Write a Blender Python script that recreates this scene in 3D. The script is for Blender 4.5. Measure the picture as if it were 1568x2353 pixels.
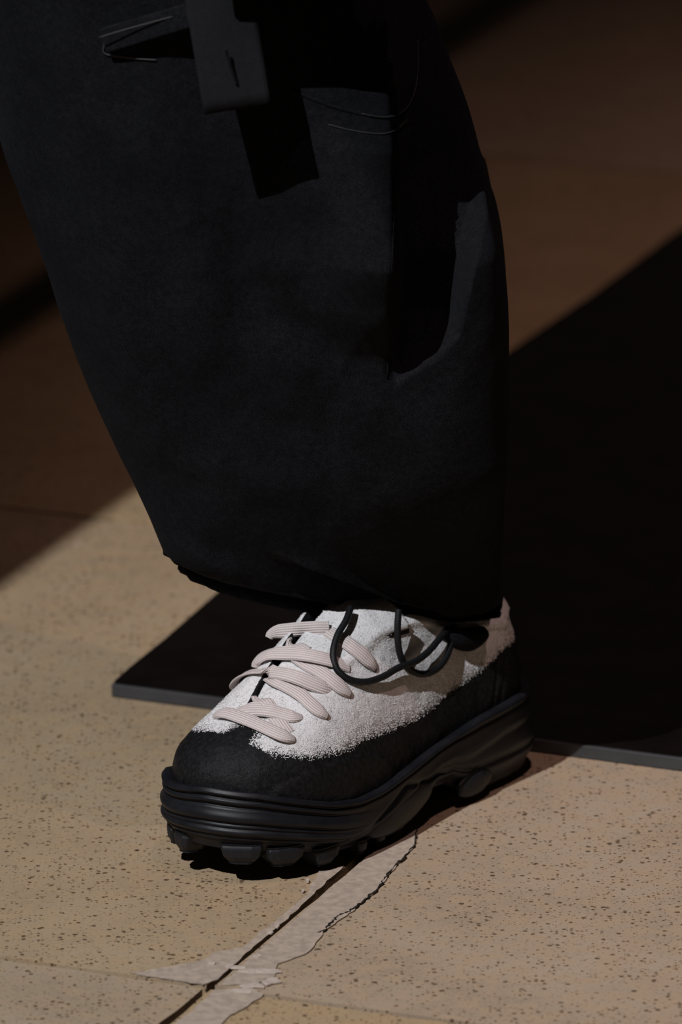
import bpy, math, random
import numpy as np
from mathutils import Vector, Matrix, noise
from mathutils.bvhtree import BVHTree

random.seed(7); rng = np.random.default_rng(7)
for o in list(bpy.data.objects): bpy.data.objects.remove(o, do_unlink=True)
SC = bpy.context.scene; COL = SC.collection
R = math.radians

# ------------------------------------------------------------------ camera
IW, IH = 1568, 2353
LENS = 300.0; FPX = LENS / 36.0 * IH
PITCH = R(17.5)
_e0 = PITCH + math.atan((1850 - IH / 2) / FPX)
CAM = Vector((0.0, -5.36063 * math.cos(_e0), 5.36063 * math.sin(_e0)))
cd = bpy.data.cameras.new('camera'); cam = bpy.data.objects.new('camera', cd); COL.objects.link(cam)
cam.location = CAM; cam.rotation_euler = (math.pi / 2 - PITCH, 0, 0)
cd.sensor_fit = 'VERTICAL'; cd.sensor_height = 36.0; cd.sensor_width = 24.0; cd.lens = LENS
cd.clip_start = 0.1; cd.clip_end = 60
cd.dof.use_dof = True; cd.dof.focus_distance = 5.205; cd.dof.aperture_fstop = 7.5
SC.camera = cam

# ------------------------------------------------------------------ world, lights, exposure
SC.view_settings.view_transform = 'Standard'; SC.view_settings.look = 'None'
SC.view_settings.exposure = 0.0; SC.view_settings.gamma = 1.0; SC.view_settings.use_curve_mapping = False
wd = bpy.data.worlds.new('world'); SC.world = wd; wd.use_nodes = True
bgn = wd.node_tree.nodes['Background']; bgn.inputs[0].default_value = (1.0, 0.80, 0.66, 1); bgn.inputs[1].default_value = 0.012
E1 = Vector((0.9285, -0.3714, 0)); E2 = Vector((0.3714, 0.9285, 0))      # directions of the floor joints
KEY_DIR = Vector((0.34, 0.57, -0.748)).normalized(); KEY_POS = Vector((0, 0, 0.1)) - KEY_DIR * 6.0
FILL_DIR = Vector((-0.10, 0.33, -0.94)).normalized(); FILL_POS = Vector((0, 0.3, 0)) - FILL_DIR * 6.4
MASK_Z = 2.7
def spot(name, pos, aim, power, col, size, blend, rad):
    l = bpy.data.lights.new(name, 'SPOT'); o = bpy.data.objects.new(name, l); COL.objects.link(o)
    o.location = pos; o.rotation_euler = (Vector(aim) - pos).to_track_quat('-Z', 'Y').to_euler()
    l.energy = power; l.color = col; l.spot_size = R(size); l.spot_blend = blend; l.shadow_soft_size = rad
    return o
spot('key_spotlight', KEY_POS, (0.02, -0.05, 0.1), 1290, (0.98, 1.0, 1.03), 19, 0.15, 0.007)
spot('fill_spotlight', FILL_POS, (1.58, 0.44, 0), 365, (1.0, 0.66, 0.60), 38, 0.7, 0.02)

# ------------------------------------------------------------------ helpers
def ray_dir(px, py):
    fw = Vector((0, math.cos(PITCH), -math.sin(PITCH))); up = Vector((0, math.sin(PITCH), math.cos(PITCH)))
    return (fw + Vector((1, 0, 0)) * ((px - IW / 2) / FPX) - up * ((py - IH / 2) / FPX)).normalized()
def at_z(px, py, z=0.0):
    d = ray_dir(px, py); return CAM + d * ((z - CAM.z) / d.z)
def at_y(px, py, y=0.0):
    d = ray_dir(px, py); return CAM + d * ((y - CAM.y) / d.y)
def g2(a, b, z=0.0): return Vector((E1.x * a + E2.x * b, E1.y * a + E2.y * b, z))
def sstep(a, b, x):
    t = np.clip((x - a) / (b - a), 0, 1); return t * t * (3 - 2 * t)
def interp(x, tab):
    xs = [t[0] for t in tab]; return np.interp(x, xs, [t[1] for t in tab])
def catmull(P, n, closed=False):
    P = [np.array(p, float) for p in P]; N = len(P); o = []
    rngi = range(N) if closed else range(N - 1)
    for i in rngi:
        if closed: a, b, c, d = P[i - 1], P[i], P[(i + 1) % N], P[(i + 2) % N]
        else: a, b, c, d = P[max(i - 1, 0)], P[i], P[i + 1], P[min(i + 2, N - 1)]
        for k in range(n):
            t = k / n
            o.append(.5 * (2 * b + (c - a) * t + (2 * a - 5 * b + 4 * c - d) * t * t + (3 * b - a - 3 * c + d) * t ** 3))
    if not closed: o.append(P[-1])
    return np.array(o)
def mesh(name, verts, faces, mat=None, parent=None, smooth=True):
    me = bpy.data.meshes.new(name); me.from_pydata([tuple(v) for v in verts], [], [tuple(f) for f in faces]); me.update()
    if smooth: me.polygons.foreach_set('use_smooth', [True] * len(me.polygons))
    if mat: me.materials.append(mat)
    o = bpy.data.objects.new(name, me); COL.objects.link(o)
    if parent: o.parent = parent
    return o
def empty(name, loc=(0, 0, 0), rz=0.0):
    o = bpy.data.objects.new(name, None); COL.objects.link(o); o.location = loc; o.rotation_euler = (0, 0, rz); o.empty_display_size = .05
    return o
def tag(o, label=None, cat=None, group=None, kind=None):
    for k, v in (('label', label), ('category', cat), ('group', group), ('kind', kind)):
        if v: o[k] = v
    return o
def grid_faces(nu, nv, closed_u=True, flip=False):
    f = []
    for j in range(nv - 1):
        for i in range(nu if closed_u else nu - 1):
            a = j * nu + i; b = j * nu + (i + 1) % nu; c = (j + 1) * nu + (i + 1) % nu; d = (j + 1) * nu + i
            f.append((a, d, c, b) if flip else (a, b, c, d))
    return f
def prism(poly, nrm, thick):
    """closed polygon (list of Vectors) extruded by thick along nrm (down)"""
    n = len(poly); v = [p for p in poly] + [p - nrm * thick for p in poly]
    f = [tuple(range(n)), tuple(range(2 * n - 1, n - 1, -1))]
    for i in range(n): f.append((i, i + n, (i + 1) % n + n, (i + 1) % n))
    return v, f
def bevel(o, w, seg=2, ang=40):
    m = o.modifiers.new('bevel', 'BEVEL'); m.width = w; m.segments = seg; m.limit_method = 'ANGLE'; m.angle_limit = R(ang)
    return o
def tube(pts, r, n=10, cap=True):
    pts = [Vector(p) for p in pts]; N = len(pts); v = []; f = []
    prev = None
    for i, p in enumerate(pts):
        t = (pts[min(i + 1, N - 1)] - pts[max(i - 1, 0)]).normalized()
        if prev is None: a = t.orthogonal().normalized()
        else: a = (prev - t * prev.dot(t)).normalized()
        prev = a; b = t.cross(a)
        rr = r[i] if hasattr(r, '__len__') else r
        for k in range(n):
            w = 2 * math.pi * k / n; v.append(p + (a * math.cos(w) + b * math.sin(w)) * rr)
    f = grid_faces(n, N)
    if cap: f += [tuple(range(n - 1, -1, -1)), tuple((N - 1) * n + k for k in range(n))]
    return v, f

# ------------------------------------------------------------------ materials
class NT:
    def __init__(s, name):
        s.m = bpy.data.materials.new(name); s.m.use_nodes = True; s.t = s.m.node_tree
        s.b = s.t.nodes['Principled BSDF']
    def n(s, typ, **kw):
        nd = s.t.nodes.new(typ)
        for k, v in kw.items():
            if k == 'ins':
                for a, b in v.items():
                    if hasattr(b, 'links'): s.t.links.new(b, nd.inputs[a])
                    else: nd.inputs[a].default_value = b
            else: setattr(nd, k, v)
        return nd
    def link(s, a, b): s.t.links.new(a, b)
    def math(s, op, a, b=None, c=None, clamp=False):
        nd = s.n('ShaderNodeMath', operation=op); nd.use_clamp = clamp
        for i, v in enumerate((a, b, c)):
            if v is None: continue
            if hasattr(v, 'links'): s.link(v, nd.inputs[i])
            else: nd.inputs[i].default_value = v
        return nd.outputs[0]
    def ramp(s, fac, a, b):
        nd = s.n('ShaderNodeMapRange', interpolation_type='SMOOTHSTEP'); s.link(fac, nd.inputs[0]); nd.inputs[1].default_value = a; nd.inputs[2].default_value = b
        return nd.outputs[0]
    def mix(s, fac, a, b):
        nd = s.n('ShaderNodeMix', data_type='RGBA')
        for i, v in ((0, fac), (6, a), (7, b)):
            if hasattr(v, 'links'): s.link(v, nd.inputs[i])
            else: nd.inputs[i].default_value = v if i == 0 else (*v, 1)
        return nd.outputs[2]
    def pos(s, kind='Object'):
        return s.n('ShaderNodeTexCoord').outputs[kind]
    def noise(s, vec, scale, detail=3, rough=.55):
        nd = s.n('ShaderNodeTexNoise', ins={'Scale': scale, 'Detail': detail, 'Roughness': rough}); s.link(vec, nd.inputs['Vector']); return nd.outputs['Fac']
    def bump(s, h, strength, dist):
        nd = s.n('ShaderNodeBump', ins={'Strength': strength, 'Distance': dist}); s.link(h, nd.inputs['Height']); s.link(nd.outputs[0], s.b.inputs['Normal'])
    def set(s, **kw):
        for k, v in kw.items():
            i = s.b.inputs[k.replace('_', ' ')]
            if hasattr(v, 'links'): s.link(v, i)
            elif isinstance(v, tuple): i.default_value = (*v, 1)
            else: i.default_value = v
        return s

def mat_floor(name, base, seed):
    s = NT(name); geo = s.n('ShaderNodeNewGeometry').outputs['Position']
    mp = s.n('ShaderNodeMapping'); s.link(geo, mp.inputs[0]); mp.inputs[1].default_value = (seed, seed * 1.7, 0); v = mp.outputs[0]
    big = s.noise(v, 9, 3); mid = s.noise(v, 60, 4, .6); fine = s.noise(v, 420, 3, .6)
    c = s.mix(s.ramp(big, .35, .65), tuple(x * .90 for x in base), tuple(x * y for x, y in zip(base, (1.06, 1.08, 1.12))))
    c = s.mix(s.ramp(mid, .35, .7), c, tuple(x * y for x, y in zip(base, (1.07, 1.02, .96))))
    c = s.mix(s.math('MULTIPLY', s.ramp(fine, .48, .72), .45), c, tuple(x * .62 for x in base))
    hs = fine
    for sc, keep, rad, col in ((215, .85, .31, (.080, .042, .018)), (150, .91, .24, (.050, .030, .012)), (330, .83, .34, (.11, .062, .030)), (600, .86, .36, (.15, .092, .048)), (95, .965, .15, (.045, .026, .016))):
        vo = s.n('ShaderNodeTexVoronoi', ins={'Scale': sc, 'Randomness': 1.0}); s.link(v, vo.inputs['Vector'])
        sep = s.n('ShaderNodeSeparateColor'); s.link(vo.outputs['Color'], sep.inputs[0])
        dens = s.math('ADD', sep.outputs[0], s.math('MULTIPLY', s.math('SUBTRACT', s.noise(v, 14, 2), .5), .35))
        on = s.math('GREATER_THAN', dens, keep)
        edge = s.math('ADD', vo.outputs['Distance'], s.math('MULTIPLY', s.math('SUBTRACT', s.noise(v, sc * 3, 2), .5), .25))
        spot_ = s.math('SUBTRACT', 1.0, s.ramp(edge, rad * .75, rad * 1.25))
        msk = s.math('MULTIPLY', on, spot_)
        c = s.mix(s.math('MULTIPLY', msk, .85), c, col)
        hs = s.math('SUBTRACT', hs, s.math('MULTIPLY', msk, .8))
    s.set(Base_Color=c, Roughness=.62); s.b.inputs['Specular IOR Level'].default_value = .3
    s.bump(hs, .25, .0006)
    return s.m
def mat_plain(name, col, rough=.5, spec=.5, nscale=0, namp=0., bump=0., bdist=.0005, metallic=0, sheen=0, col2=None):
    s = NT(name); v = s.pos()
    if nscale:
        nz = s.noise(v, nscale, 4, .6)
        s.set(Base_Color=s.mix(s.ramp(nz, .3, .7), tuple(x * (1 - namp) for x in col), col2 or tuple(x * (1 + namp) for x in col)))
        if bump: s.bump(nz, bump, bdist)
    else: s.set(Base_Color=col)
    s.set(Roughness=rough, Metallic=metallic); s.b.inputs['Specular IOR Level'].default_value = spec
    if sheen: s.set(Sheen_Weight=sheen, Sheen_Roughness=.5)
    return s.m
FB = (.375, .278, .168)
M_floor = [mat_floor('stone_tile_%d' % i, tuple(c * k for c, k in zip(FB, kk)), i * 3.1) for i, kk in enumerate(((1.0, 1.03, 1.20), (1.0, .98, .96), (1.0, 1.0, 1.06), (.96, .99, 1.14)))]
M_grout = mat_plain('dark_joint', (.018, .014, .010), .9, .2, 200, .4)
M_mortar = mat_plain('mortar', (.375, .302, .243), .85, .2, 160, .16, .5, .0006)
M_plaster = mat_plain('plaster_chip', (.46, .385, .33), .85, .2, 300, .15, .5, .0006)
M_slab = mat_plain('black_board', (.0050, .0034, .0030), .32, .35, 30, .3)
M_slabedge = mat_plain('board_edge', (.044, .044, .047), .45, .4, 60, .15)
M_beam_mask = mat_plain('beam_mask_black', (.02, .018, .016), .9, .1)

def mat_upper():
    s = NT('upper_suede'); v = s.pos()
    at = s.n('ShaderNodeAttribute', attribute_name='fuzz').outputs['Fac']
    nf = s.noise(v, 1100, 3, .65); nm = s.noise(v, 380, 3, .6); nl = s.noise(v, 70, 2)
    rag = s.math('ADD', s.math('MULTIPLY', s.math('SUBTRACT', nm, .5), .016), s.math('ADD', s.math('MULTIPLY', s.math('SUBTRACT', nf, .5), .011), s.math('MULTIPLY', s.math('SUBTRACT', nl, .5), .010)))
    d = s.math('ADD', at, rag); white = s.ramp(d, -.0006, .0006)
    pit = s.ramp(s.math('ADD', s.math('MULTIPLY', nf, .75), s.math('MULTIPLY', nm, .25)), .34, .46)
    cw = s.mix(pit, (.23, .222, .222), (.675, .660, .665))
    cw = s.mix(s.math('MULTIPLY', s.ramp(nm, .45, .7), .4), cw, (.78, .765, .77))
    fl = s.ramp(s.noise(v, 900, 2, .5), .74, .78)
    cb = s.mix(s.ramp(nm, .3, .75), (.0055, .0055, .0064), (.0150, .0148, .0162))
    cb = s.mix(s.math('MULTIPLY', fl, .25), cb, (.30, .29, .29))
    s.set(Base_Color=s.mix(white, cb, cw), Roughness=s.math('ADD', .46, s.math('MULTIPLY', white, .45)))
    s.link(s.math('ADD', .13, s.math('MULTIPLY', white, -.08)), s.b.inputs['Specular IOR Level'])
    hh = s.math('ADD', s.math('MULTIPLY', nf, .55), s.math('ADD', s.math('MULTIPLY', nm, .5), s.math('MULTIPLY', white, .9)))
    s.bump(hh, .75, .0011)
    return s.m
M_upper = mat_upper()
M_nap = mat_plain('suede_nap', (.71, .695, .70), .95, .1)
M_lining = mat_plain('lining', (.05, .035, .024), .9, .2, 400, .3)
def mat_sole():
    s = NT('sole_rubber'); v = s.pos(); nf = s.noise(v, 900, 3, .6); nl = s.noise(v, 60, 3)
    s.set(Base_Color=s.mix(s.ramp(nl, .3, .7), (.0062, .0066, .0090), (.0100, .0105, .0135)), Roughness=s.math('ADD', .36, s.math('MULTIPLY', nl, .2)))
    s.b.inputs['Specular IOR Level'].default_value = .26; s.bump(nf, .12, .0004); return s.m
M_sole = mat_sole(); M_lug = mat_plain('lug_rubber', (.0110, .0114, .0145), .5, .30, 500, .2, .1, .0004)
def mat_lace():
    s = NT('lace_weave'); uv = s.n('ShaderNodeAttribute', attribute_name='UVMap').outputs['Vector']
    sp = s.n('ShaderNodeSeparateXYZ'); s.link(uv, sp.inputs[0])
    across = s.math('SINE', s.math('MULTIPLY', sp.outputs[0], 2 * math.pi * 6)); along = s.math('SINE', s.math('ADD', s.math('MULTIPLY', sp.outputs[1], 2 * math.pi / .0016), s.math('MULTIPLY', across, 1.2)))
    h = s.math('ADD', s.math('MULTIPLY', across, .80), s.math('MULTIPLY', along, .20)); t = s.ramp(h, -.8, .6)
    nz = s.noise(s.pos(), 700, 3)
    c = s.mix(t, (.46, .40, .385), (.67, .595, .58)); c = s.mix(s.math('MULTIPLY', s.ramp(nz, .4, .7), .35), c, (.60, .52, .505))
    s.set(Base_Color=c, Roughness=.85); s.b.inputs['Specular IOR Level'].default_value = .15; s.bump(h, .6, .0004); return s.m
M_lace = mat_lace()
def mat_cloth(name, a, b, sheen, tw=2600):
    s = NT(name); v = s.pos(); nf = s.noise(v, 2600, 2, .75); nm = s.noise(v, 240, 3, .6); nl = s.noise(v, 12, 3)
    f = s.math('ADD', s.math('MULTIPLY', nf, .70), s.math('ADD', s.math('MULTIPLY', nm, .15), s.math('MULTIPLY', s.noise(v, 3200, 1), .15)))
    c = s.mix(s.ramp(f, .42, .64), a, b); c = s.mix(s.math('MULTIPLY', s.ramp(nf, .68, .74), .6), c, (.11, .11, .125))
    c = s.mix(s.math('MULTIPLY', s.ramp(nl, .35, .7), .35), c, a)
    s.set(Base_Color=c, Roughness=.85, Sheen_Weight=sheen, Sheen_Roughness=.6, Sheen_Tint=(.8, .85, 1)); s.b.inputs['Specular IOR Level'].default_value = .06
    s.bump(f, .5, .0006); return s.m
M_cloth = mat_cloth('black_wool', (.0016, .0017, .0024), (.0185, .0190, .0228), .010)
M_strap = mat_cloth('webbing', (.0095, .0098, .0112), (.0185, .0190, .0215), .012)
M_stitch = mat_plain('thread', (.040, .040, .043), .7, .3)
M_cord = mat_plain('cord', (.0065, .007, .008), .55, .25, 900, .4, .4, .0004)
M_sock = mat_plain('sock', (.02, .018, .017), .95, .1)

# ------------------------------------------------------------------ floor: stone tiles with open joints
floor = mesh('floor', [g2(-6, -6, -.012), g2(6, -6, -.012), g2(6, 6, -.012), g2(-6, 6, -.012)], [(0, 1, 2, 3)], M_grout, smooth=False)
tag(floor, kind='structure')
GAP = .0026
cols_ = [-2.60, -1.72, -.853, .0470, .947, 1.85]
rows_ = [-2.05, -1.20, -.3290, .4910, 1.496, 2.40, 3.30, 4.2]
def tile(a0, a1, b0, b1, mat, dz):
    gx = [a0 + GAP, a1 - GAP]; gy = [b0 + GAP, b1 - GAP]
    # chipped, slightly irregular edges
    per = []
    def edge(p, q):
        L = (Vector(q) - Vector(p)).length; n = max(2, int(L / .02))
        for k in range(n):
            t = k / n; x = p[0] + (q[0] - p[0]) * t; y = p[1] + (q[1] - p[1]) * t
            j = random.gauss(0, .00035)
            nx, ny = (q[1] - p[1]) / L, -(q[0] - p[0]) / L
            if random.random() < .05: j -= random.uniform(.0005, .0015)
            per.append(g2(x + nx * j, y + ny * j, dz))
    edge((gx[0], gy[0]), (gx[1], gy[0])); edge((gx[1], gy[0]), (gx[1], gy[1])); edge((gx[1], gy[1]), (gx[0], gy[1])); edge((gx[0], gy[1]), (gx[0], gy[0]))
    v, f = prism(per, Vector((0, 0, 1)), .0115)
    o = mesh('tile', v, f, mat, floor, smooth=False)
    return o
for i in range(len(cols_) - 1):
    for j in range(len(rows_) - 1):
        if j == len(rows_) - 2 and i > 2: continue
        tile(cols_[i], cols_[i + 1], rows_[j], rows_[j + 1], M_floor[(i * 2 + j * 3) % 4], random.uniform(-.0004, .0002))

# repaired mortar strip beside the joint, cracks and plaster chips
def jag(pts, step=14, amp=4.5):
    o = []
    for i in range(len(pts)):
        p = np.array(pts[i], float); q = np.array(pts[(i + 1) % len(pts)], float); L = np.linalg.norm(q - p); n = max(1, int(L / step))
        for k in range(n):
            t = k / n; w = p + (q - p) * t
            if len(pts[i]) < 3 or k: pass
            o.append(w + rng.normal(0, amp, 2) * np.array([1, .4]))
    return o
def patch(name, pts, mat, h, step=14, amp=4.5):
    poly = [at_z(p[0], p[1], h) for p in jag(pts, step, amp)]
    v, f = prism(poly, Vector((0, 0, 1)), h - .0002)
    o = mesh(name, v, f, mat, floor, smooth=False); return o
patch('mortar_strip', [(508, 2262), (640, 2146), (760, 2040), (828, 1984), (905, 1916), (962, 1900), (950, 1950), (905, 1995), (872, 2040), (812, 2092), (745, 2140), (715, 2182), (690, 2196), (640, 2212), (632, 2240), (585, 2262)], M_mortar, .0009, 10, 2.2)
patch('mortar_strip', [(404, 2352), (494, 2275), (580, 2268), (606, 2284), (560, 2318), (530, 2330), (512, 2352), (450, 2400), (360, 2400)], M_mortar, .0008, 10, 2.0)
patch('mortar_strip', [(600, 2140), (640, 2110), (705, 2056), (735, 2000), (780, 1985), (790, 1990), (700, 2074), (626, 2140), (560, 2196), (500, 2250), (470, 2262), (420, 2254), (300, 2236), (360, 2226), (470, 2206), (490, 2190), (560, 2176), (590, 2150)], M_mortar, .0008, 10, 1.6)
for (cx, cy, w, h, ht) in ((600, 2232, 46, 6, .0012), (620, 2252, 24, 11, .0016), (585, 2264, 34, 7, .0012), (545, 2222, 26, 4, .0012), (486, 2212, 13, 4, .0016), (530, 2218, 12, 5, .0014), (592, 2195, 10, 4, .0014), (622, 2140, 10, 4, .0018), (637, 2126, 7, 4, .0018), (697, 2045, 6, 4, .0016), (706, 2020, 5, 6, .0016), (560, 2275, 30, 5, .0011)):
    pl = []; m_ = random.choice((6, 7, 8, 9)); ph = random.random() * 6
    for k in range(m_):
        a = 2 * math.pi * (k + random.uniform(-.3, .3)) / m_; rr = random.uniform(.45, 1.25); pl.append(at_z(cx + w * rr * math.cos(a), cy - h * rr * math.sin(a), ht))
    v, f = prism(pl, Vector((0, 0, 1)), ht - .0003)
    bevel(mesh('plaster_chip', v, f, M_plaster, floor, smooth=False), .0003, 1)
# crack along the outer edge of the mortar strip
crack = [(958, 1905), (950, 1945), (925, 1975), (905, 1992), (888, 2018), (868, 2042), (840, 2066), (812, 2090), (785, 2102), (768, 2112), (750, 2136), (732, 2144)]
cp = []
for p in catmull(crack, 6): cp.append(at_z(p[0] + rng.normal(0, 2.2), p[1] + rng.normal(0, 1.2), .0006))
v, f = tube(cp, [random.uniform(.0004, .0011) for _ in cp], 6)
mesh('joint_crack', v, f, M_grout, floor)

# overhead panel added out of view; its openings cut the spotlight beams to shape
def hole(pos, a0, a1, b0, b1):
    k = (pos.z - MASK_Z) / pos.z; pa = pos.dot(E1); pb = pos.dot(E2)
    return (pa + (a0 - pa) * k, pa + (a1 - pa) * k, pb + (b0 - pb) * k, pb + (b1 - pb) * k)
holes = [hole(KEY_POS, -.378, 1.10, -1.45, .60), hole(FILL_POS, -.612, 1.2, -.5, 3.2), hole(FILL_POS, -1.7, -.672, -.5, 3.2)]
xs = sorted({-5.0, 5.0, *[h[0] for h in holes], *[h[1] for h in holes]}); ys = sorted({-5.0, 5.0, *[h[2] for h in holes], *[h[3] for h in holes]})
cv, cf = [], []
for i in range(len(xs) - 1):
    for j in range(len(ys) - 1):
        mx, my = (xs[i] + xs[i + 1]) / 2, (ys[j] + ys[j + 1]) / 2
        if any(h[0] < mx < h[1] and h[2] < my < h[3] for h in holes): continue
        b = len(cv); cv += [g2(xs[i], ys[j], MASK_Z), g2(xs[i + 1], ys[j], MASK_Z), g2(xs[i + 1], ys[j + 1], MASK_Z), g2(xs[i], ys[j + 1], MASK_Z)]; cf.append((b, b + 3, b + 2, b + 1))
tag(mesh('beam_mask', cv, cf, M_beam_mask, smooth=False), kind='structure')

# low black board on the floor behind the shoe
SH = .0088
edge = [at_z(252, 1579, SH), at_z(264, 1562, SH), at_z(300, 1530, SH), at_z(378, 1467, SH), at_z(496, 1363, SH), at_z(1170, 806, SH), at_z(1367, 672, SH), at_z(1568, 522, SH), at_z(1800, 352, SH)]
c0 = at_z(252, 1605, 0); c1 = at_z(1568, 1777, 0); dr = (c1 - c0).normalized(); off = Vector((dr.y, -dr.x, 0)) * -.003
fr0 = Vector((c0.x, c0.y, SH)) + off; fr1 = fr0 + dr * 1.3
fr_mid = [fr0.lerp(fr1, t) for t in (0.0,)]
board = empty('low_platform', (fr0.x, fr0.y, 0)); tag(board, 'low flat black board with grey front edge lying on the stone floor behind the shoe', 'board')
loc = Vector((fr0.x, fr0.y, 0))
inn = off * 1.0
poly = [fr1 + inn, fr1 + Vector((.9, 2.3, 0))] + [edge[-1] + Vector((.05, .1, 0))] + [e for e in reversed(edge[1:-1])] + [fr0 + inn]
poly = poly[::-1]
nsum = sum((poly[i].x * poly[(i + 1) % len(poly)].y - poly[(i + 1) % len(poly)].x * poly[i].y) for i in range(len(poly)))
if nsum < 0: poly = poly[::-1]
v, f = prism([p - loc for p in poly], Vector((0, 0, 1)), SH - .0003)
bevel(mesh('board_panel', v, f, M_slab, board, smooth=False), .0006, 2)
q = [fr0, fr1, fr1 + inn * .95, fr0 + inn * .95]
if (q[1] - q[0]).cross(q[2] - q[1]).z < 0: q = q[::-1]
v, f = prism([p - loc for p in q], Vector((0, 0, 1)), SH - .0003)
bevel(mesh('edge_strip', v, f, M_slabedge, board, smooth=False), .0005, 2)

# ------------------------------------------------------------------ shoe (local frame: x forward to the toe, y to the wearer's left, z up)
SO = Vector((.1079, .1022, 0)); SA = R(231)
shoe = empty('shoe', SO, SA)
tag(shoe, 'chunky black and white shaggy suede lace-up shoe with thick black lugged sole on stone floor', 'shoe')
MW = Matrix.Translation(SO) @ Matrix.Rotation(SA, 4, 'Z'); MI = MW.inverted()
def local_ray(px, py):
    o = MI @ CAM; d = (MI.to_3x3() @ ray_dir(px, py)).normalized(); return o, d
OUT = catmull([(0, 0), (.004, .020), (.018, .034), (.045, .041), (.09, .0425), (.14, .046), (.19, .053), (.23, .0555), (.265, .050), (.290, .036), (.304, .016), (.307, -.006), (.300, -.028), (.280, -.045), (.250, -.053), (.21, -.053), (.165, -.045), (.12, -.038), (.08, -.037), (.045, -.037), (.018, -.032), (.004, -.019)], 20, True) * 1.02
# resample evenly
_d = np.r_[0, np.cumsum(np.linalg.norm(np.diff(np.vstack([OUT, OUT[:1]]), axis=0), axis=1))]
NU = 480
_t = np.linspace(0, _d[-1], NU, endpoint=False); _c = np.vstack([OUT, OUT[:1]])
OUT = np.c_[np.interp(_t, _d, _c[:, 0]), np.interp(_t, _d, _c[:, 1])]
_tan = np.roll(OUT, -1, 0) - np.roll(OUT, 1, 0); _tan /= np.linalg.norm(_tan, axis=1)[:, None]
NRM = np.c_[-_tan[:, 1], _tan[:, 0]]                       # outline runs heel > lateral > toe (clockwise): left of tangent is outward
SIDE = np.where(np.arange(NU) < NU // 2, 1, -1)
xo, yo = OUT[:, 0], OUT[:, 1]
HEEL = sstep(.045, .0, xo)
ZS = [(0, .0555), (.032, .0565), (.046, .0565), (.088, .0530), (.134, .0470), (.16, .0433), (.198, .0392), (.222, .0398), (.247, .044), (.27, .0507), (.296, .0586), (.313, .0615)]
ZB = [(0, .010), (.012, .0058), (.03, .0042), (.071, .0040), (.092, .0060), (.104, .012), (.113, .0185), (.13, .0195), (.142, .0125), (.16, .0095), (.186, .0085), (.212, .0080), (.235, .0102), (.27, .0178), (.296, .0222), (.313, .0232)]
def zs(x):
    z = interp(x, ZS)
    return z - (.0042 * sstep(.285, .309, xo) * sstep(.012, -.022, yo) if np.shape(x) == (NU,) else 0)
def zb(x): return interp(x, ZB)

# midsole: ridged wall around the outline, ledge on top, flat underside
toe = sstep(.205, .275, xo)                                    # ridges fade out behind the ball of the foot
NV = 56; rows = []
lat = (SIDE > 0)
for j in range(NV):
    v = j / (NV - 1)
    top = zs(xo) + .0015; bot = zb(xo)
    z = bot + (top - bot) * v
    off = -.0055 * (1 - sstep(0, .30, np.full(NU, v))) + .0015 * np.exp(-((v - .42) / .25) ** 2)
    def groove(c, w, d): return -d * math.exp(-((v - c) / w) ** 2)
    def ridge(c, w, d): return d * math.exp(-((v - c) / w) ** 2)
    rt_ = ridge(.945, .030, .0016) + groove(.885, .018, .0014) + ridge(.825, .040, .0011) + groove(.745, .022, .0018) + ridge(.58, .075, .0016) + groove(.475, .020, .0018) + groove(.40, .015, .0012) + ridge(.33, .040, .0010) + groove(.255, .020, .0016) + groove(.16, .014, .0010)
    # sculpted side: three sweeping steps
    c1 = interp(xo, [(0, .72), (.06, .70), (.11, .55), (.15, .62), (.19, .45), (.24, .30), (.31, .3)])
    c2 = interp(xo, [(0, .30), (.07, .35), (.12, .30), (.17, .75), (.20, .50), (.24, .12), (.31, .1)])
    st = .0022 * sstep(-.10, .02, v - c1) * 1.0 - .0012
    st2 = -.0016 * np.exp(-((v - c2) / .05) ** 2)
    lip = ridge(.955, .035, .0014) + groove(.90, .03, .0010)
    off = off - HEEL * .0085 * sstep(.25, 1.0, np.full(NU, v)) + toe * rt_ + (1 - toe) * (st + st2 + lip)
    rows.append(np.c_[OUT + NRM * off[:, None], z])
for ins, dz in ((.0012, .0004), (.0040, -.0002), (.0075, -.0030), (.012, -.004)):
    rows.append(np.c_[OUT - NRM * (ins + HEEL * .0085)[:, None], zs(xo) + .0015 + dz])
V = np.vstack(rows); F = grid_faces(NU, len(rows), flip=True)
nb = len(V); cen = np.c_[np.clip(xo, .03, .28), yo * .0, zb(np.clip(xo, .03, .28)) + .001]
V = np.vstack([V, cen]); F += [(i, (i + 1) % NU, nb + (i + 1) % NU, nb + i) for i in range(NU)]
nt = (len(rows) - 1) * NU; V = np.vstack([V, np.c_[np.clip(xo, .03, .28), yo * 0, zs(xo) * 0 + .05]]); n2 = nb + NU
F += [(nt + i, n2 + i, n2 + (i + 1) % NU, nt + (i + 1) % NU) for i in range(NU)]
midsole = mesh('midsole', V, F, M_sole, shoe)

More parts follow.
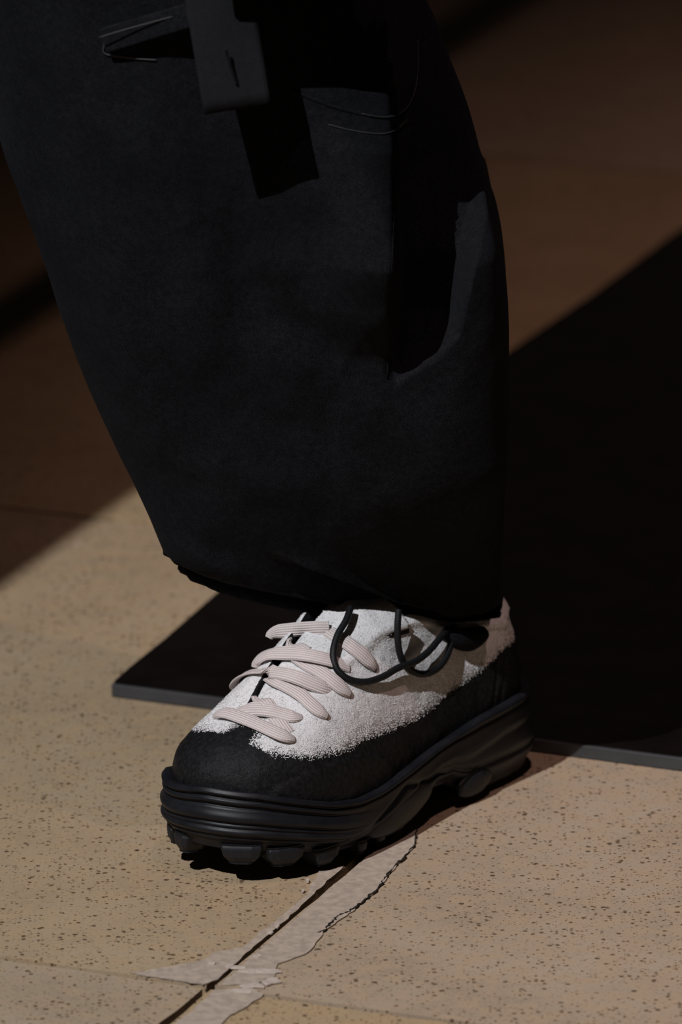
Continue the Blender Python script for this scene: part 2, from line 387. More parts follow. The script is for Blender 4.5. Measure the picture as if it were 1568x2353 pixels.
# outsole lugs, one object each
def u_at(x, side):
    k = np.where(SIDE == side)[0]; return k[np.argmin(abs(xo[k] - x))]
def u_px(px):
    best = None
    for k in range(NU):
        w = MW.to_3x3() @ Vector((*NRM[k], 0))
        if w.y > 0.05: continue
        p = MW @ Vector((*OUT[k], .015)); q = p - CAM
        d = abs(IW / 2 + FPX * q.x / (q.y * math.cos(PITCH) - q.z * math.sin(PITCH)) - px)
        if best is None or d < best[0]: best = (d, k)
    return best[1]
def lug(k, w, h, depth, proud, ztop_add=.004, taper=.72):
    """block under the sole edge at outline index k: w along the edge, tapering downwards"""
    zt = float(zb(xo[k])) + ztop_add; zbm = max(.0004, zt - ztop_add - h)
    t = Vector((*_tan[k], 0)); n = Vector((*NRM[k], 0)); c = Vector((*OUT[k], 0)) - n * .0035
    prof = [(-.5, 0), (-.36, 1), (.36, 1), (.5, 0)]
    vs = []
    for z, s, pr in ((zt, 1.0, proud * .4), (zt - .2 * (zt - zbm), 1.02, proud), (zt - .62 * (zt - zbm), .9, proud * .75), (zbm, taper * .8, -.0012)):
        for a, b in ((-.5, -.35), (-.42, .72), (-.22, 1), (.22, 1), (.42, .72), (.5, -.35), (.36, -1.0), (-.36, -1.0)):
            y = pr if b >= .7 else -depth * .5 * (1 - b)
            if b == .72: y = pr - .0016
            p = c + t * (a * w * s) + n * y; vs.append((p.x, p.y, z))
    f = grid_faces(8, 4, flip=False) + [tuple(range(8)), tuple(range(31, 23, -1))]
    o = mesh('lug', vs, f, M_lug, shoe, smooth=False); bevel(o, .0009, 2, 30); return o
for px, w, h in ((404, .016, .0085), (552, .029, .0088), (667, .028, .0088), (765, .024, .0085), (843, .011, .0062), (887, .011, .0062), (932, .010, .006)):
    lug(u_px(px), w, h, .018, .0022)
for x in (.155, .178, .205, .230, .255, .280, .300): lug(u_at(x, -1), .018, .008, .018, .002)
for x in (.030, .055, .080): lug(u_at(x, -1), .015, .0035, .016, -.002)
# inner tread rows
for x in (.02, .05, .08, .16, .19, .22, .25):
    for y in (-.014, .014):
        z0 = float(zb(x)) + .002; vs = []
        for z, s in ((z0, 1), (.0006 if x < .23 else z0 - .009, .75)):
            vs += [(x - .010 * s, y - .008 * s, z), (x + .010 * s, y - .008 * s, z), (x + .010 * s, y + .008 * s, z), (x - .010 * s, y + .008 * s, z)]
        mesh('lug', vs, [(0, 1, 2, 3), (7, 6, 5, 4), (0, 4, 5, 1), (1, 5, 6, 2), (2, 6, 7, 3), (3, 7, 4, 0)], M_lug, shoe, smooth=False)
# side pods: an elongated one under the arch and a rounded one at the heel
def pod(x0, x1, side, zc0, zc1, hh, proud, name='sole_pod'):
    n = 26; m = 14; vs = []
    for i in range(n):
        t = i / (n - 1); x = x0 + (x1 - x0) * t; k = u_at(x, side); e = math.sin(math.pi * min(max(t, .004), .996)) ** .45
        c = Vector((*OUT[k], 0)); nn = Vector((*NRM[k], 0)); z = zc0 + (zc1 - zc0) * t
        for j in range(m):
            a = 2 * math.pi * j / m
            p = c + nn * (proud * e * max(math.cos(a), -1) - .0015); vs.append((p.x, p.y, z + hh * e * math.sin(a)))
    f = grid_faces(m, n) + [tuple(range(m - 1, -1, -1)), tuple((n - 1) * m + j for j in range(m))]
    return mesh(name, vs, f, M_lug, shoe)
pod(.137, .212, 1, .0235, .0165, .0120, .0045); pod(.072, .108, 1, .0135, .0125, .0085, .0040)
pod(.137, .205, -1, .021, .017, .010, .004); pod(.072, .106, -1, .0135, .0125, .0085, .0035)

# upper: from the sole seam up to the eyestay edge and the collar
XT = [(0, .0250), (.05, .060), (.10, .112), (.15, .163), (.20, .203), (.26, .246), (.29, .262), (.315, .266)]
YT = [(.0240, 0), (.0265, .010), (.034, .021), (.05, .0330), (.09, .0360), (.13, .0305), (.163, .0235), (.203, .0195), (.235, .0165), (.252, .012), (.262, .006), (.266, 0)]
ZT = [(.006, .1150), (.026, .1150), (.035, .112), (.05, .109), (.09, .114), (.13, .130), (.163, .1305), (.203, .1175), (.235, .1040), (.252, .0965), (.262, .0925), (.27, .090)]
YTL = [(.0240, 0), (.0265, .010), (.034, .021), (.05, .031), (.075, .0265), (.09, .0215), (.13, .0200), (.163, .0200), (.203, .0190), (.235, .0165), (.252, .012), (.262, .006), (.266, 0)]
RAISE = [(.09, .012), (.13, .014), (.163, .0140), (.203, .0085), (.235, .0030), (.255, 0)]
NA = 64; ins = .0048
B2 = OUT - NRM * (ins + HEEL * .0085)[:, None]
xt = interp(xo, XT); yt = np.where(SIDE > 0, interp(xt, YTL), interp(xt, YT)) * SIDE + .001; zt = interp(xt, ZT) + np.where(SIDE < 0, interp(xt, RAISE), 0)
zs0 = zs(xo) - .0035
w_toe = sstep(.15, .28, xo)
rows = []
AV = []
for j in range(NA):
    a = j / (NA - 1); th = a * math.pi / 2
    hx_t = 1 - math.cos(th) ** 1.10; hz_t = math.sin(th) ** .90
    hk = sstep(.045, .085, xo); hx_s = ((1 - math.cos(th)) * .5 + a * .5) * (1 - hk) + (.20 * a + .80 * a ** 1.6) * hk; hz_s = math.sin(th) * .42 + a * .58
    hx = hx_s + (hx_t - hx_s) * w_toe; hz = hz_s + (hz_t - hz_s) * w_toe
    x = B2[:, 0] + (xt - B2[:, 0]) * hx; y = B2[:, 1] + (yt - B2[:, 1]) * hx; z = zs0 + (zt - zs0) * hz
    bul = .0018 * math.sin(math.pi * min(a * 1.4, 1)) + .0022 * math.exp(-((a - .93) / .06) ** 2) * (1 - w_toe)
    x = x + NRM[:, 0] * bul * (1 - .4 * w_toe); y = y + NRM[:, 1] * bul * (1 - .4 * w_toe)
    rows.append(np.c_[x, y, z]); AV.append(a)
P = np.array(rows)                                             # NA x NU x 3
# overlay on the toe, ending in a round lobe behind the ball of the foot
for j in range(NA):
    for i in range(NU):
        x, y, z = P[j, i]
        nz = noise.noise((x * 60, y * 60, z * 60)) * .0007 + noise.noise((x * 190, y * 190, z * 190)) * .00028
        if SIDE[i] > 0:
            dl = math.hypot((x - .232) / .055, (AV[j] - .02) / .26)
            nz += .0012 * float(sstep(1.06, .94, dl))
            # quarter seams near the heel
            for xs_ in (.052, .060): nz -= .0009 * math.exp(-((x + (z - .08) * .35 - xs_) / .0012) ** 2)
        n2_ = Vector((NRM[i, 0], NRM[i, 1], .9 * AV[j])).normalized()
        P[j, i] += np.array(n2_) * nz
outer = P.copy()
inner = [outer[-1] - np.c_[NRM * .0012, np.full(NU, -.0007)], outer[-1] - np.c_[NRM * .0034, np.full(NU, .0004)]]
cxy = np.c_[np.clip(xo, .03, .25), yo * 0]
low = outer[-1].copy(); low[:, 0:2] = low[:, 0:2] - NRM * .0045; low[:, 2] -= .012; inner.append(low)
low2 = low.copy(); low2[:, 2] = zs(xo) + .008; low2[:, :2] = B2 - NRM * .004; inner.append(low2)
V = np.vstack([outer.reshape(-1, 3)] + inner); F = grid_faces(NU, NA + len(inner), flip=True)
upper = mesh('upper', V, F, M_upper, shoe)

# white shaggy part: everything above a ragged border line, given as (x, height) in the shoe's own frame
BORDER_L = [(-.01, .096), (.02, .0955), (.05, .0934), (.061, .0890), (.074, .0854), (.09, .0815), (.1035, .0805), (.118, .0780), (.131, .0742), (.15, .0726), (.168, .0734), (.19, .0741), (.208, .0765), (.2156, .0738), (.233, .0748), (.254, .0762), (.268, .0793), (.279, .0825), (.2835, .088), (.288, .12), (.4, .2)]
BORDER_M = [(-.01, .096), (.02, .0955), (.06, .089), (.10, .080), (.15, .074), (.20, .072), (.25, .076), (.27, .082), (.278, .0845), (.2835, .0872), (.288, .12), (.4, .2)]
def fuzz_at(x, y, z, s):
    d = z - float(interp(x, BORDER_L if y > 0 else BORDER_M))
    if x > .255:                                               # black notch of the toe cap below the lowest lace
        e = (math.hypot((x - .290) / .0265, (y - .0085) / .0135) - 1) * .013
        d = min(d, e)
    return d
fz = []
for r_ in range(NA + len(inner)):
    for i in range(NU):
        p = V[r_ * NU + i]; fz.append(fuzz_at(p[0], p[1], p[2], SIDE[i]) if r_ < NA + 1 else -.05)
att = upper.data.attributes.new('fuzz', 'FLOAT', 'POINT'); att.data.foreach_set('value', fz)
upper_bvh = BVHTree.FromPolygons([Vector(v) for v in V[:NA * NU]], grid_faces(NU, NA, flip=True))

# tongue
nT, mT = 60, 24; tv = []; tf = []; tz = []
for i in range(nT):
    t = i / (nT - 1); x = .262 - t * .125; zc = float(interp(x, ZT)) + .0030 + .55 * float(interp(x, RAISE))
    hw = .010 + .0105 * float(sstep(0, .2, np.array(t))) + .006 * t
    for k in range(mT):
        s = -1 + 2 * k / (mT - 1); yy = .0045 + s * hw * (.56 if s < 0 else .84); z = zc - (.0030 if s < 0 else .0075) * abs(s) ** 2.2 - s * .45 * float(interp(x, RAISE)) - .004 * (1 - float(sstep(0, .12, np.array(t)))) + noise.noise((x * 90, yy * 90, 3)) * .0008
        tv.append((x, yy, z)); tz.append(.02)
tf = grid_faces(mT, nT, closed_u=False, flip=True)
nn0 = len(tv); tv += [(x, y, z - .006) for x, y, z in tv]; tz += [-.02] * nn0
tf += [tuple(nn0 + q for q in reversed(f_)) for f_ in tf]
rim = [k for k in range(mT)] + [i * mT + mT - 1 for i in range(1, nT)] + [(nT - 1) * mT + k for k in range(mT - 2, -1, -1)] + [i * mT for i in range(nT - 2, 0, -1)]
tf += [(rim[i], rim[(i + 1) % len(rim)], rim[(i + 1) % len(rim)] + nn0, rim[i] + nn0) for i in range(len(rim))]
tongue = mesh('tongue', tv, tf, M_upper, shoe)
att = tongue.data.attributes.new('fuzz', 'FLOAT', 'POINT'); att.data.foreach_set('value', tz)
all_v = [Vector(v) for v in V[:NA * NU]] + [Vector(v) for v in tv]
all_f = [tuple(f_) for f_ in grid_faces(NU, NA, flip=True)] + [tuple(q + NA * NU for q in f_) for f_ in tf]
shoe_bvh = BVHTree.FromPolygons(all_v, all_f)
def on_shoe(px, py, lift, bvh=None):
    o, d = local_ray(px, py); h = (bvh or shoe_bvh).ray_cast(o, d)
    if h[0] is None: return None
    n = h[1] if h[1].dot(d) < 0 else -h[1]
    return h[0] + n * lift, n

# laces: flat woven ribbons following the upper; points are (px, py, lift above the leather)
def shoe_path(pts):
    hits = []
    for px, py, lift in pts:
        o, d = local_ray(px, py); h = on_shoe(px, py, lift); hits.append((o, d, h))
    ts = [(h[0] - o).dot(d) if h else None for o, d, h in hits]
    good = [i for i, t in enumerate(ts) if t is not None]
    ts = [t if t is not None else ts[min(good, key=lambda q: abs(q - i))] for i, t in enumerate(ts)]
    for _ in range(30):                                        # a taut lace bridges hollows instead of sinking into them
        for i in range(1, len(ts) - 1): ts[i] = min(ts[i], .5 * (ts[i - 1] + ts[i + 1]) + .0008)
    nor = [(h[1] if h else hits[min(good, key=lambda q: abs(q - i))][2][1]) for i, (o, d, h) in enumerate(hits)]
    av = sum(nor, Vector()).normalized(); nor = [(n * .35 + av * .65).normalized() for n in nor]
    return [o + d * t for (o, d, h), t in zip(hits, ts)], nor
def ribbon(name, pts, w=.0090, th=.0013, ends=(0, 0), mat=M_lace, parent=shoe, tilt=0.0):
    loc_, nor = shoe_path(pts)
    C = catmull([tuple(p) for p in loc_], 8); N_ = catmull([tuple(n) for n in nor], 8); m = len(C)
    for _ in range(3):
        N_[1:-1] = (N_[:-2] + N_[1:-1] * 2 + N_[2:]) / 4; C[1:-1] = (C[:-2] + C[1:-1] * 4 + C[2:]) / 6
    S = np.r_[0, np.cumsum(np.linalg.norm(np.diff(C, axis=0), axis=1))]
    prof = [(-.5, 0), (-.47, .38), (-.36, .5), (-.12, .56), (.12, .56), (.36, .5), (.47, .38), (.5, 0), (.47, -.38), (.36, -.5), (-.36, -.5), (-.47, -.38)]
    vs, uv = [], []
    for i in range(m):
        t = Vector(C[min(i + 1, m - 1)] - C[max(i - 1, 0)]).normalized(); n = Vector(N_[i]); n = (n - t * n.dot(t)).normalized(); sd = t.cross(n)
        if tilt: n, sd = n * math.cos(tilt) + sd * math.sin(tilt), sd * math.cos(tilt) - n * math.sin(tilt)
        ww, tt = w * 1.13, th
        for e, at_end in ((ends[0], S[i]), (ends[1], S[-1] - S[i])):
            if e:
                k = float(sstep(0, .010, np.array(at_end))); ww *= .50 + .50 * k ** .6; tt *= 2.4 - 1.4 * k
        for a, b in prof:
            cup = -.0007 * (2 * a) ** 2 * (ww / w)
            vs.append(Vector(C[i]) + sd * (a * ww) + n * (b * tt + cup)); uv.append((a + .5, S[i]))
    k = len(prof); fs = grid_faces(k, m) + [tuple(range(k - 1, -1, -1)), tuple((m - 1) * k + q for q in range(k))]
    o = mesh(name, vs, fs, mat, parent); ul = o.data.uv_layers.new(name='UVMap')
    for lp in o.data.loops: ul.data[lp.index].uv = uv[lp.vertex_index]
    return o
def Z(l, o=(440, 1400), k=3.4087): return [(o[0] + a / k, o[1] + b / k, h) for a, b, h in l]
ribbon('lace', Z([(430, 745, -.001), (460, 712, .003), (510, 698, .006), (570, 718, .007), (615, 775, .004), (670, 850, .0015), (720, 920, .001), (760, 975, -.001)]), ends=(1, 0))
ribbon('lace', Z([(350, 800, .001), (395, 790, .004), (480, 778, .0065), (600, 785, .0075), (700, 808, .006), (790, 835, .003), (860, 850, -.002)]), ends=(0, 1))
ribbon('lace', Z([(185, 850, -.001), (205, 822, .003), (250, 802, .006), (320, 815, .0075), (430, 855, .0085), (550, 905, .0085), (660, 955, .007), (740, 990, .004), (800, 1022, .000)]), ends=(1, 1))
ribbon('lace', Z([(560, 530, .001), (640, 545, .002), (740, 590, .003), (850, 655, .0035), (940, 735, .004), (1010, 795, .004), (1060, 840, .001)]), w=.0090, ends=(0, 1))
ribbon('lace', Z([(720, 290, .001), (800, 345, .002), (900, 420, .0025), (1000, 475, .003), (1100, 545, .0035), (1180, 610, .004), (1240, 665, .001)]), w=.0092, ends=(0, 1))
ribbon('lace', Z([(335, 615, -.001), (345, 575, .003), (385, 530, .006), (460, 498, .009), (570, 487, .0115), (700, 495, .0115), (820, 525, .0095), (930, 570, .006), (1030, 610, .0025), (1100, 632, -.001)]), w=.0088, ends=(1, 0))
ribbon('lace', Z([(500, 455, -.001), (508, 415, .003), (545, 372, .006), (620, 343, .009), (740, 338, .0105), (880, 348, .0095), (1010, 372, .0065), (1130, 405, .003), (1240, 445, -.001)]), w=.0092, ends=(1, 0))
ribbon('lace', Z([(690, 300, .001), (760, 278, .003), (830, 290, .003), (900, 330, .002)]), w=.0085)
ribbon('lace', Z([(605, 225, -.001), (625, 195, .003), (680, 172, .006), (780, 162, .008), (880, 155, .008), (980, 150, .006), (1080, 150, .003)]), w=.0080, ends=(1, 0), tilt=.9)
ribbon('lace', Z([(1080, 165, .001), (1160, 215, .002), (1250, 275, .003), (1340, 345, .004), (1405, 410, .0045), (1435, 462, .001)]), w=.0096, ends=(0, 1))

# shaggy nap of the white suede: thousands of tiny curled fibres
nv, nf = [], []
def area_samples(verts, faces, fz_, count):
    vv = np.array([tuple(v) for v in verts]); q = np.array([f_[:4] for f_ in faces if len(f_) == 4])
    ff = np.array(fz_)[q].mean(1); a = vv[q]; ar = np.linalg.norm(np.cross(a[:, 2] - a[:, 0], a[:, 3] - a[:, 1]), axis=1)
    w = ar * np.where(ff > .007, .22, np.where(ff > .004, .8, np.where(ff > -.0035, 2.2 * sstep(-.0045, .002, ff), 0))); w /= w.sum()
    idx = rng.choice(len(q), count, p=w); r1, r2 = rng.random(count), rng.random(count)
    p = (a[idx, 0] * (1 - r1)[:, None] + a[idx, 1] * r1[:, None]) * (1 - r2)[:, None] + (a[idx, 3] * (1 - r1)[:, None] + a[idx, 2] * r1[:, None]) * r2[:, None]
    n = np.cross(a[idx, 1] - a[idx, 0], a[idx, 3] - a[idx, 0]); n /= np.linalg.norm(n, axis=1)[:, None] + 1e-12
    return p, n
def add_nap(verts, faces, fz_, count, flip):
    p, n = area_samples(verts, faces, fz_, count)
    if flip: n = -n
    for i in range(count):
        N_ = Vector(n[i]); t = Vector(rng.normal(0, 1, 3)); t = (t - N_ * t.dot(N_)).normalized()
        L = random.uniform(.0005, .0013); d = (N_ * random.uniform(.15, .7) + t).normalized() * L; sd = d.cross(N_).normalized() * random.uniform(.00016, .00034)
        b = Vector(p[i]) - N_ * .0002; k = len(nv); m_ = b + d * .55 + N_ * .00025
        nv.extend([b - sd, b + sd, m_ + sd * .9, m_ - sd * .9, b + d]); nf.extend([(k, k + 1, k + 2, k + 3), (k + 3, k + 2, k + 4)])
_gf = grid_faces(NU, NA, flip=True)
_nr = Vector(np.cross(V[_gf[3000][1]] - V[_gf[3000][0]], V[_gf[3000][3]] - V[_gf[3000][0]])).dot(Vector((*NRM[3000 % NU], .3)))
add_nap(V[:NA * NU], _gf, fz[:NA * NU], 34000, _nr < 0)
nap = mesh('suede_nap', nv, nf, M_nap, upper); tag(nap, 'white shaggy suede fibres', kind='stuff')
nv, nf = [], []
_tg = [f_ for f_ in tf[:(mT - 1) * (nT - 1)]]; _n0 = Vector(np.cross(np.array(tv[_tg[300][1]]) - np.array(tv[_tg[300][0]]), np.array(tv[_tg[300][3]]) - np.array(tv[_tg[300][0]])))
add_nap(tv, _tg, tz, 3500, _n0.z < 0)
nap2 = mesh('suede_nap', nv, nf, M_nap, tongue); tag(nap2, 'white shaggy suede fibres', kind='stuff')
#PROBE_END#

# ------------------------------------------------------------------ person: one leg in wide black cargo trousers
person = empty('person', (0.06, 0.05, 0)); tag(person, 'person standing in wide black cargo trousers, seen from knee to foot', 'person')
PO = Vector((0.06, 0.05, 0))
# (image row, left edge, right edge, centre depth, half depth, sideways tilt of the ring) of the trouser leg
ROWS = [(-1150, -330, 640, -.060, .135, 0), (-700, -250, 730, -.045, .135, 0), (-350, -165, 840, -.035, .132, 0), (-120, -105, 918, -.026, .13, 0), (0, -70, 962, -.022, .128, 0), (100, -45, 1008, -.019, .127, 0), (200, -20, 1045, -.016, .126, 0), (310, 5, 1085, -.012, .124, 0), (430, 45, 1117, -.008, .121, 0), (520, 80, 1145, -.005, .119, 0), (600, 107, 1160, -.002, .117, 2), (700, 137, 1167, .002, .114, 5), (850, 190, 1168, .010, .109, 12), (1000, 254, 1162, .018, .106, 24), (1120, 306, 1158, .026, .095, 38), (1220, 345, 1157, .033, .080, 50), (1302, 374, 1158, .038, .069, 59)]
RV = catmull([r for r in ROWS], 20)
NT_ = 420
hem = RV[-1]
th = np.linspace(0, 2 * math.pi, NT_, endpoint=False)
def ring(r, inset=0.0, dz=0.0):
    py, xl, xr, yc, b, tl = r
    c = at_y((xl + xr) / 2, py, yc); l = at_y(xl, py, yc); a = (at_y(xr, py, yc) - l).length / 2
    a -= inset; b -= inset
    s = np.cos(th); f = -np.sin(th)
    sh = .042 * float(sstep(1000, 1300, np.array(py))) * s + b * np.sign(f) * np.abs(f) ** np.where(s > 0, .70 + np.clip(s * 3, 0, 1) * (.55 - 1.0 * float(sstep(330, 520, np.array(py))) + .48 * float(sstep(960, 1200, np.array(py)))), .70)
    skew = .042 * float(sstep(1000, 1300, np.array(py))) * s
    X = c.x + a * s; Y = yc + sh; Zz = c.z - tl / 3460 * s + dz - skew * .325
    return np.c_[X, Y, Zz], s, f, py
def seg_dist(px, py, line):
    """signed distance (below positive) and parameter to a polyline given as (px, py)"""
    best = np.full(px.shape, 1e9); sg = np.zeros(px.shape); tt = np.zeros(px.shape); L = 0; tot = sum(math.dist(line[i], line[i + 1]) for i in range(len(line) - 1))
    for i in range(len(line) - 1):
        a = np.array(line[i], float); b = np.array(line[i + 1], float); d = b - a; ln = np.linalg.norm(d)
        t = np.clip(((px - a[0]) * d[0] + (py - a[1]) * d[1]) / ln ** 2, 0, 1)
        ex = px - a[0] - t * d[0]; ey = py - a[1] - t * d[1]; dd = np.hypot(ex, ey); cr = d[0] * (py - a[1]) - d[1] * (px - a[0])
        m = dd < best; best = np.where(m, dd, best); sg = np.where(m, np.sign(cr), sg); tt = np.where(m, (L + t * ln) / tot, tt); L += ln
    return best * sg, tt
rings = []
def cloth(pts, s, f, py0):
    """folds, pocket bulge and creases, as depth added along the outward direction of the front"""
    X, Y, Zz = pts.T; front = np.clip(-f, 0, 1)                       # 1 at the front
    dx = X - CAM.x; dy = Y - CAM.y; dz = Zz - CAM.z; w = dy * math.cos(PITCH) - dz * math.sin(PITCH)
    px = IW / 2 + FPX * dx / w; py = IH / 2 - FPX * (dy * math.sin(PITCH) + dz * math.cos(PITCH)) / w
    out = np.zeros(len(X))
    # valley behind the side pocket, right of the seam, closing at its lower end
    bx = np.interp(py, [330, 430, 480, 560, 650, 770, 820, 860, 900], [1250, 1122, 1110, 1097, 1072, 1042, 1000, 935, 900])
    dep = np.interp(py, [-400, 100, 600, 750, 850, 890], [.03, .050, .050, .042, .014, 0])
    back = dep * sstep(880, 945, px) * (1 - sstep(bx - 26, bx + 14, px))
    out += np.interp(py, [120, 330, 600, 720, 820], [0, .026, .026, .012, 0]) * np.exp(-(np.clip(870 - px, 0, None) / 120.0) ** 2) * (1 - sstep(880, 930, px))
    # long soft drapes
    for (ax, ay, bx, by, wd_, am) in ((180, 350, 420, 1150, 70, .006), (470, 480, 640, 800, 60, -.006), (620, 700, 800, 830, 50, -.006), (330, 200, 480, 900, 80, .003), (700, 900, 1100, 1050, 80, .004), (480, 1050, 760, 1180, 70, .003), (60, 120, 160, 560, 60, -.005), (640, 330, 860, 560, 60, .005), (560, 580, 700, 640, 50, .004), (820, 760, 900, 700, 30, .003)):
        d, t = seg_dist(px, py, [(ax, ay), (bx, by)]); out += am * np.exp(-(d / wd_) ** 2) * np.clip(np.sin(np.pi * np.clip(t, .03, .97)), 0, 1)
    # overlapping fold that runs down to the right above the hem
    d, t = seg_dist(px, py, [(600, 1262), (660, 1285), (760, 1322), (900, 1378), (1000, 1403), (1080, 1430), (1150, 1452)])
    out += (.010 * np.exp(-np.clip(-d, 0, None) / 45.0) * sstep(7, -7, d) - .011 * np.exp(-np.clip(d, 0, None) / 40.0) * sstep(-7, 7, d)) * sstep(0, .25, t)
    # second, smaller lap on the left where the cloth rolls under
    d, t = seg_dist(px, py, [(390, 1245), (470, 1290), (580, 1335)]); out += .004 * np.exp(-(d / 26.0) ** 2) * np.sin(np.pi * t)
    nz = np.array([noise.noise((x * 26, y * 26, z * 12)) * .0035 + noise.noise((x * 70, y * 70, z * 45 + 9)) * .0010 for x, y, z in pts])
    out = out * front ** .35 * (front > 0) + nz * (.25 + .75 * front)
    g = np.c_[s * .25, f, np.zeros(len(s))]; g /= np.linalg.norm(g, axis=1)[:, None] + 1e-9
    q = pts + g * out[:, None]; q[:, 1] += back; return q
for r in RV:
    p, s, f, py = ring(r); rings.append(cloth(p, s, f, py))
last = rings[-1]
# rolled hem: tucks in under the overhang, then a gathered hem band, then the inside
for ins_, dz in ((.0015, -.0028), (.006, -.0042), (.0115, -.0040), (.0140, -.0055), (.0130, -.0075), (.0110, -.0100), (.0105, -.0130), (.0120, -.0155), (.0160, -.0165), (.0195, -.0150), (.0205, -.010), (.022, .03), (.026, .12), (.03, .30)):
    p, s, f, py = ring(hem, ins_, dz)
    gather = np.array([noise.noise((math.cos(a) * 9, math.sin(a) * 9, 4.0)) for a in th])
    q = p + np.c_[np.cos(th), -np.sin(th), np.zeros(NT_)] * (gather * .0022)[:, None]
    q[:, 2] -= .003 * np.clip(s, 0, 1) * (1 - np.clip(s, 0, 1) ** 4) * (dz < 0)
    rings.append(q)
Vp = np.vstack(rings); Fp = grid_faces(NT_, len(rings))
ftop = tuple(range(NT_))
trousers = mesh('trousers', Vp - np.array(PO), Fp, M_cloth, person)
tag(trousers, 'baggy black cargo trouser leg with a gathered hem')
pants_bvh = BVHTree.FromPolygons([Vector(v) for v in Vp], Fp)
def on_pants(px, py, lift=0.0, toward=None):
    d = ray_dir(px, py); h = pants_bvh.ray_cast(CAM, d)
    if h[0] is None: return None
    n = h[1] if h[1].dot(d) < 0 else -h[1]
    return (h[0] + n * lift if toward is None else h[0] - d * toward), n
# leg inside the trousers
lp = [(Vector((.066, .052, .085)), .020), (Vector((.060, .048, .12)), .022), (Vector((.045, .040, .20)), .036), (Vector((.020, .015, .32)), .055), (Vector((-.01, -.01, .42)), .056), (Vector((-.035, -.03, .52)), .058), (Vector((-.06, -.045, .64)), .068), (Vector((-.08, -.06, .80)), .078), (Vector((-.09, -.065, .90)), .080)]
cc = catmull([(*p, r_) for p, r_ in lp], 6); v, f = tube([Vector(c[:3]) - PO for c in cc], [c[3] for c in cc], 24)
mesh('leg', v, f, M_sock, person)

def sheet(name, quad, lifts, th_=.0022, mat=M_cloth, n=14, m=14, par=trousers):
    """thin cloth panel hanging off the trousers: four image corners (tl, tr, br, bl) and stand-off at each"""
    vs = []
    for j in range(m):
        for i in range(n):
            u, v_ = i / (n - 1), j / (m - 1)
            w4 = ((1 - u) * (1 - v_), u * (1 - v_), u * v_, (1 - u) * v_)
            px = sum(w * q[0] for w, q in zip(w4, quad)); py = sum(w * q[1] for w, q in zip(w4, quad)); lf = sum(w * l for w, l in zip(w4, lifts))
            h = on_pants(px, py, 0, lf)
            vs.append(h[0] - PO if h else at_y(px, py, -.19) - PO)
    V_ = np.array([tuple(p) for p in vs]).reshape(m, n, 3)
    for _ in range(6):                                            # relax so the panel does not copy every fold
        W = V_.copy(); W[1:-1, 1:-1] = (V_[:-2, 1:-1] + V_[2:, 1:-1] + V_[1:-1, :-2] + V_[1:-1, 2:]) / 4
        W[0, 1:-1] = (V_[0, :-2] + V_[0, 2:]) / 2; W[-1, 1:-1] = (V_[-1, :-2] + V_[-1, 2:]) / 2; W[1:-1, 0] = (V_[:-2, 0] + V_[2:, 0]) / 2; W[1:-1, -1] = (V_[:-2, -1] + V_[2:, -1]) / 2; V_ = W
    o = mesh(name, V_.reshape(-1, 3), grid_faces(n, m, closed_u=False), mat, par)
    md = o.modifiers.new('thick', 'SOLIDIFY'); md.thickness = th_; md.offset = 0
    return o
strap = sheet('strap_tab', [(398, -160), (556, -150), (622, 237), (470, 263)], [.018, .018, .044, .044], .0026, M_strap)
tag(strap, 'stiff grey-black webbing tab')
sheet('pocket_welt', [(230, 66), (462, -2), (446, 60), (247, 121)], [.004, .012, .015, .005], .002, M_cloth)
sheet('shadow_flap', [(500, -300), (930, -300), (905, -22), (515, -2)], [.012, .014, .058, .040], .003, M_cloth)  # flap added above the view to cast the dark area beside the tab
sheet('shadow_flap', [(840, -520), (960, -500), (1018, -14), (880, -14)], [.05, .06, .065, .075], .003, M_cloth)  # second added flap, out of view, shading the upper right of the leg
def line_on(name, pts, r_, mat, lift, dens=6, par=trousers):
    P_ = []
    for p in catmull(pts, dens):
        h = on_pants(p[0], p[1], lift)
        if h: P_.append(h[0] - PO)
    v_, f_ = tube(P_, r_, 7); return mesh(name, v_, f_, mat, par)
pk = [(958, 92), (958, 150), (952, 205), (932, 248), (890, 270), (830, 262), (765, 245), (715, 226), (672, 208)]
line_on('pocket_edge', pk, .0012, M_cloth, -.0003)
line_on('stitching', [(p[0], p[1]) for p in pk[:6]], .00026, M_stitch, .0010)
line_on('stitching', [(935, 275), (905, 300), (870, 308), (810, 300), (755, 286)], .00028, M_stitch, .0006)
line_on('seam', [(908, 300), (906, 420), (902, 560), (897, 700), (890, 870)], .0004, M_cloth, .0002)
line_on('stitching', [(240, 70), (330, 42), (455, 8)], .0004, M_stitch, .010)
line_on('stitching', [(238, 70), (240, 100), (243, 122), (300, 132), (360, 136)], .0004, M_stitch, .001)
line_on('seam', [(1130, 1250), (1138, 1300), (1148, 1350)], .0006, M_cloth, .0002)
# buttonhole on the webbing tab
hv = []
for p in catmull([(518, 112), (526, 140), (534, 165), (545, 194)], 5):
    d = ray_dir(p[0], p[1]); h = on_pants(p[0], p[1], 0, .0425); hv.append(h[0] - PO)
v, f = tube(hv, .0009, 7); mesh('buttonhole', v, f, M_cloth, trousers)

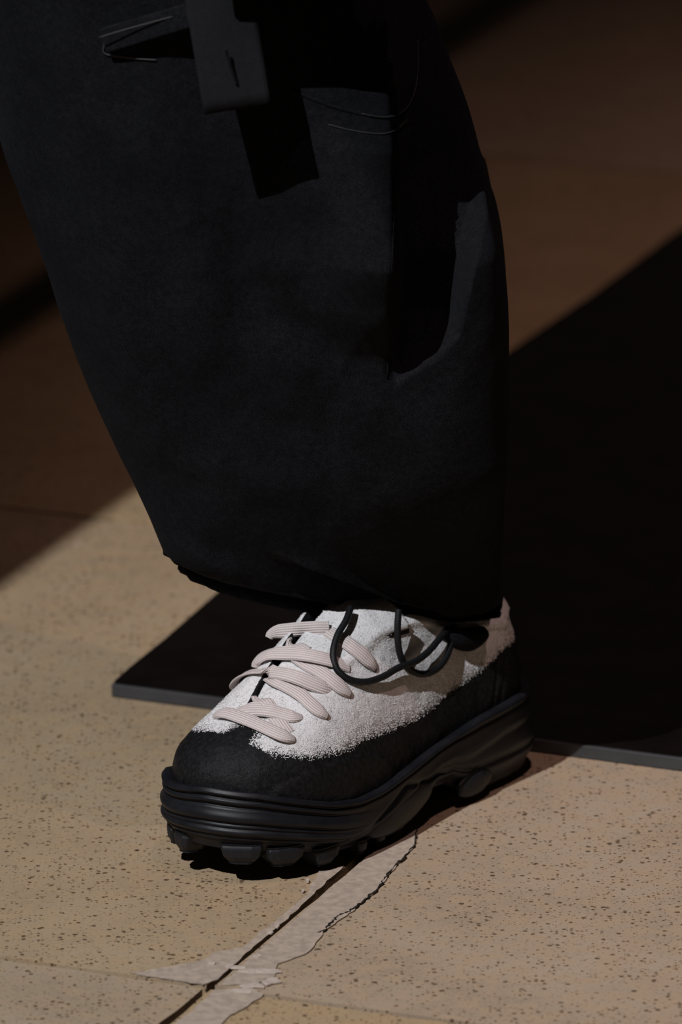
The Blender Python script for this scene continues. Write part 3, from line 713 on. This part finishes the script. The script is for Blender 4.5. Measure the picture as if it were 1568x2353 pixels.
# elastic drawcord loops hanging from the hem in front of the shoe
def cord(pts):
    C = []
    for px, py, lf in pts:
        o, d = local_ray(px, py); h = shoe_bvh.ray_cast(o, d); t = (h[0] - o).length if h[0] else None
        C.append([px, py, lf, t])
    good = [c[3] for c in C if c[3]]
    out = []
    for c in C:
        t = (c[3] if c[3] else np.mean(good)); out.append([c[0], c[1], t - c[2]])
    ts = np.array([q[2] for q in out])
    for i in range(len(ts) // 2, -1, -1): ts[i] = min(ts[i], ts[i + 1] + .008)
    for i in range(len(ts) // 2, len(ts)): ts[i] = min(ts[i], ts[i - 1] + .012)
    for _ in range(4): ts[1:-1] = (ts[:-2] + 2 * ts[1:-1] + ts[2:]) / 4
    P_ = [CAM + ray_dir(q[0], q[1]) * t for q, t in zip(out, ts)]
    P_ = [Vector(p) - PO for p in catmull([tuple(p) for p in P_], 8)]
    v_, f_ = tube(P_, .0022, 12); o = mesh('drawcord', v_, f_, M_cord, trousers); return o
cord([(806, 1396, .0080), (796, 1425, .0080), (776, 1460, .0080), (766, 1500, .0080), (773, 1535, .0080), (800, 1560, .0080), (838, 1567, .0080), (878, 1556, .0080), (915, 1535, .0080), (955, 1520, .0080), (985, 1497, .0080), (1010, 1468, .0080), (1028, 1448, .0050), (1045, 1440, .004)])
cord([(917, 1400, .022), (914, 1440, .018), (916, 1485, .013), (926, 1520, .0050), (948, 1542, .0050), (975, 1549, .0050), (1003, 1538, .0050), (1023, 1515, .0050), (1034, 1488, .0050), (1040, 1462, .0050)])
# bunched end of the hem where the cords leave it
kp = []
for px, py in ((1018, 1448), (1035, 1466), (1062, 1472), (1088, 1462), (1106, 1442)):
    h = on_shoe(px, py, .004); kp.append(MW @ (h[0] if h else on_shoe(1062, 1472, .004)[0]))
kp = [Vector(p) - PO for p in catmull([tuple(p) for p in kp], 5)]
v, f = tube(kp, [.0035 + .0040 * math.sin(math.pi * (i + .6) / (len(kp) + .2)) for i in range(len(kp))], 12)
mesh('hem_gather', v, f, M_cloth, trousers)
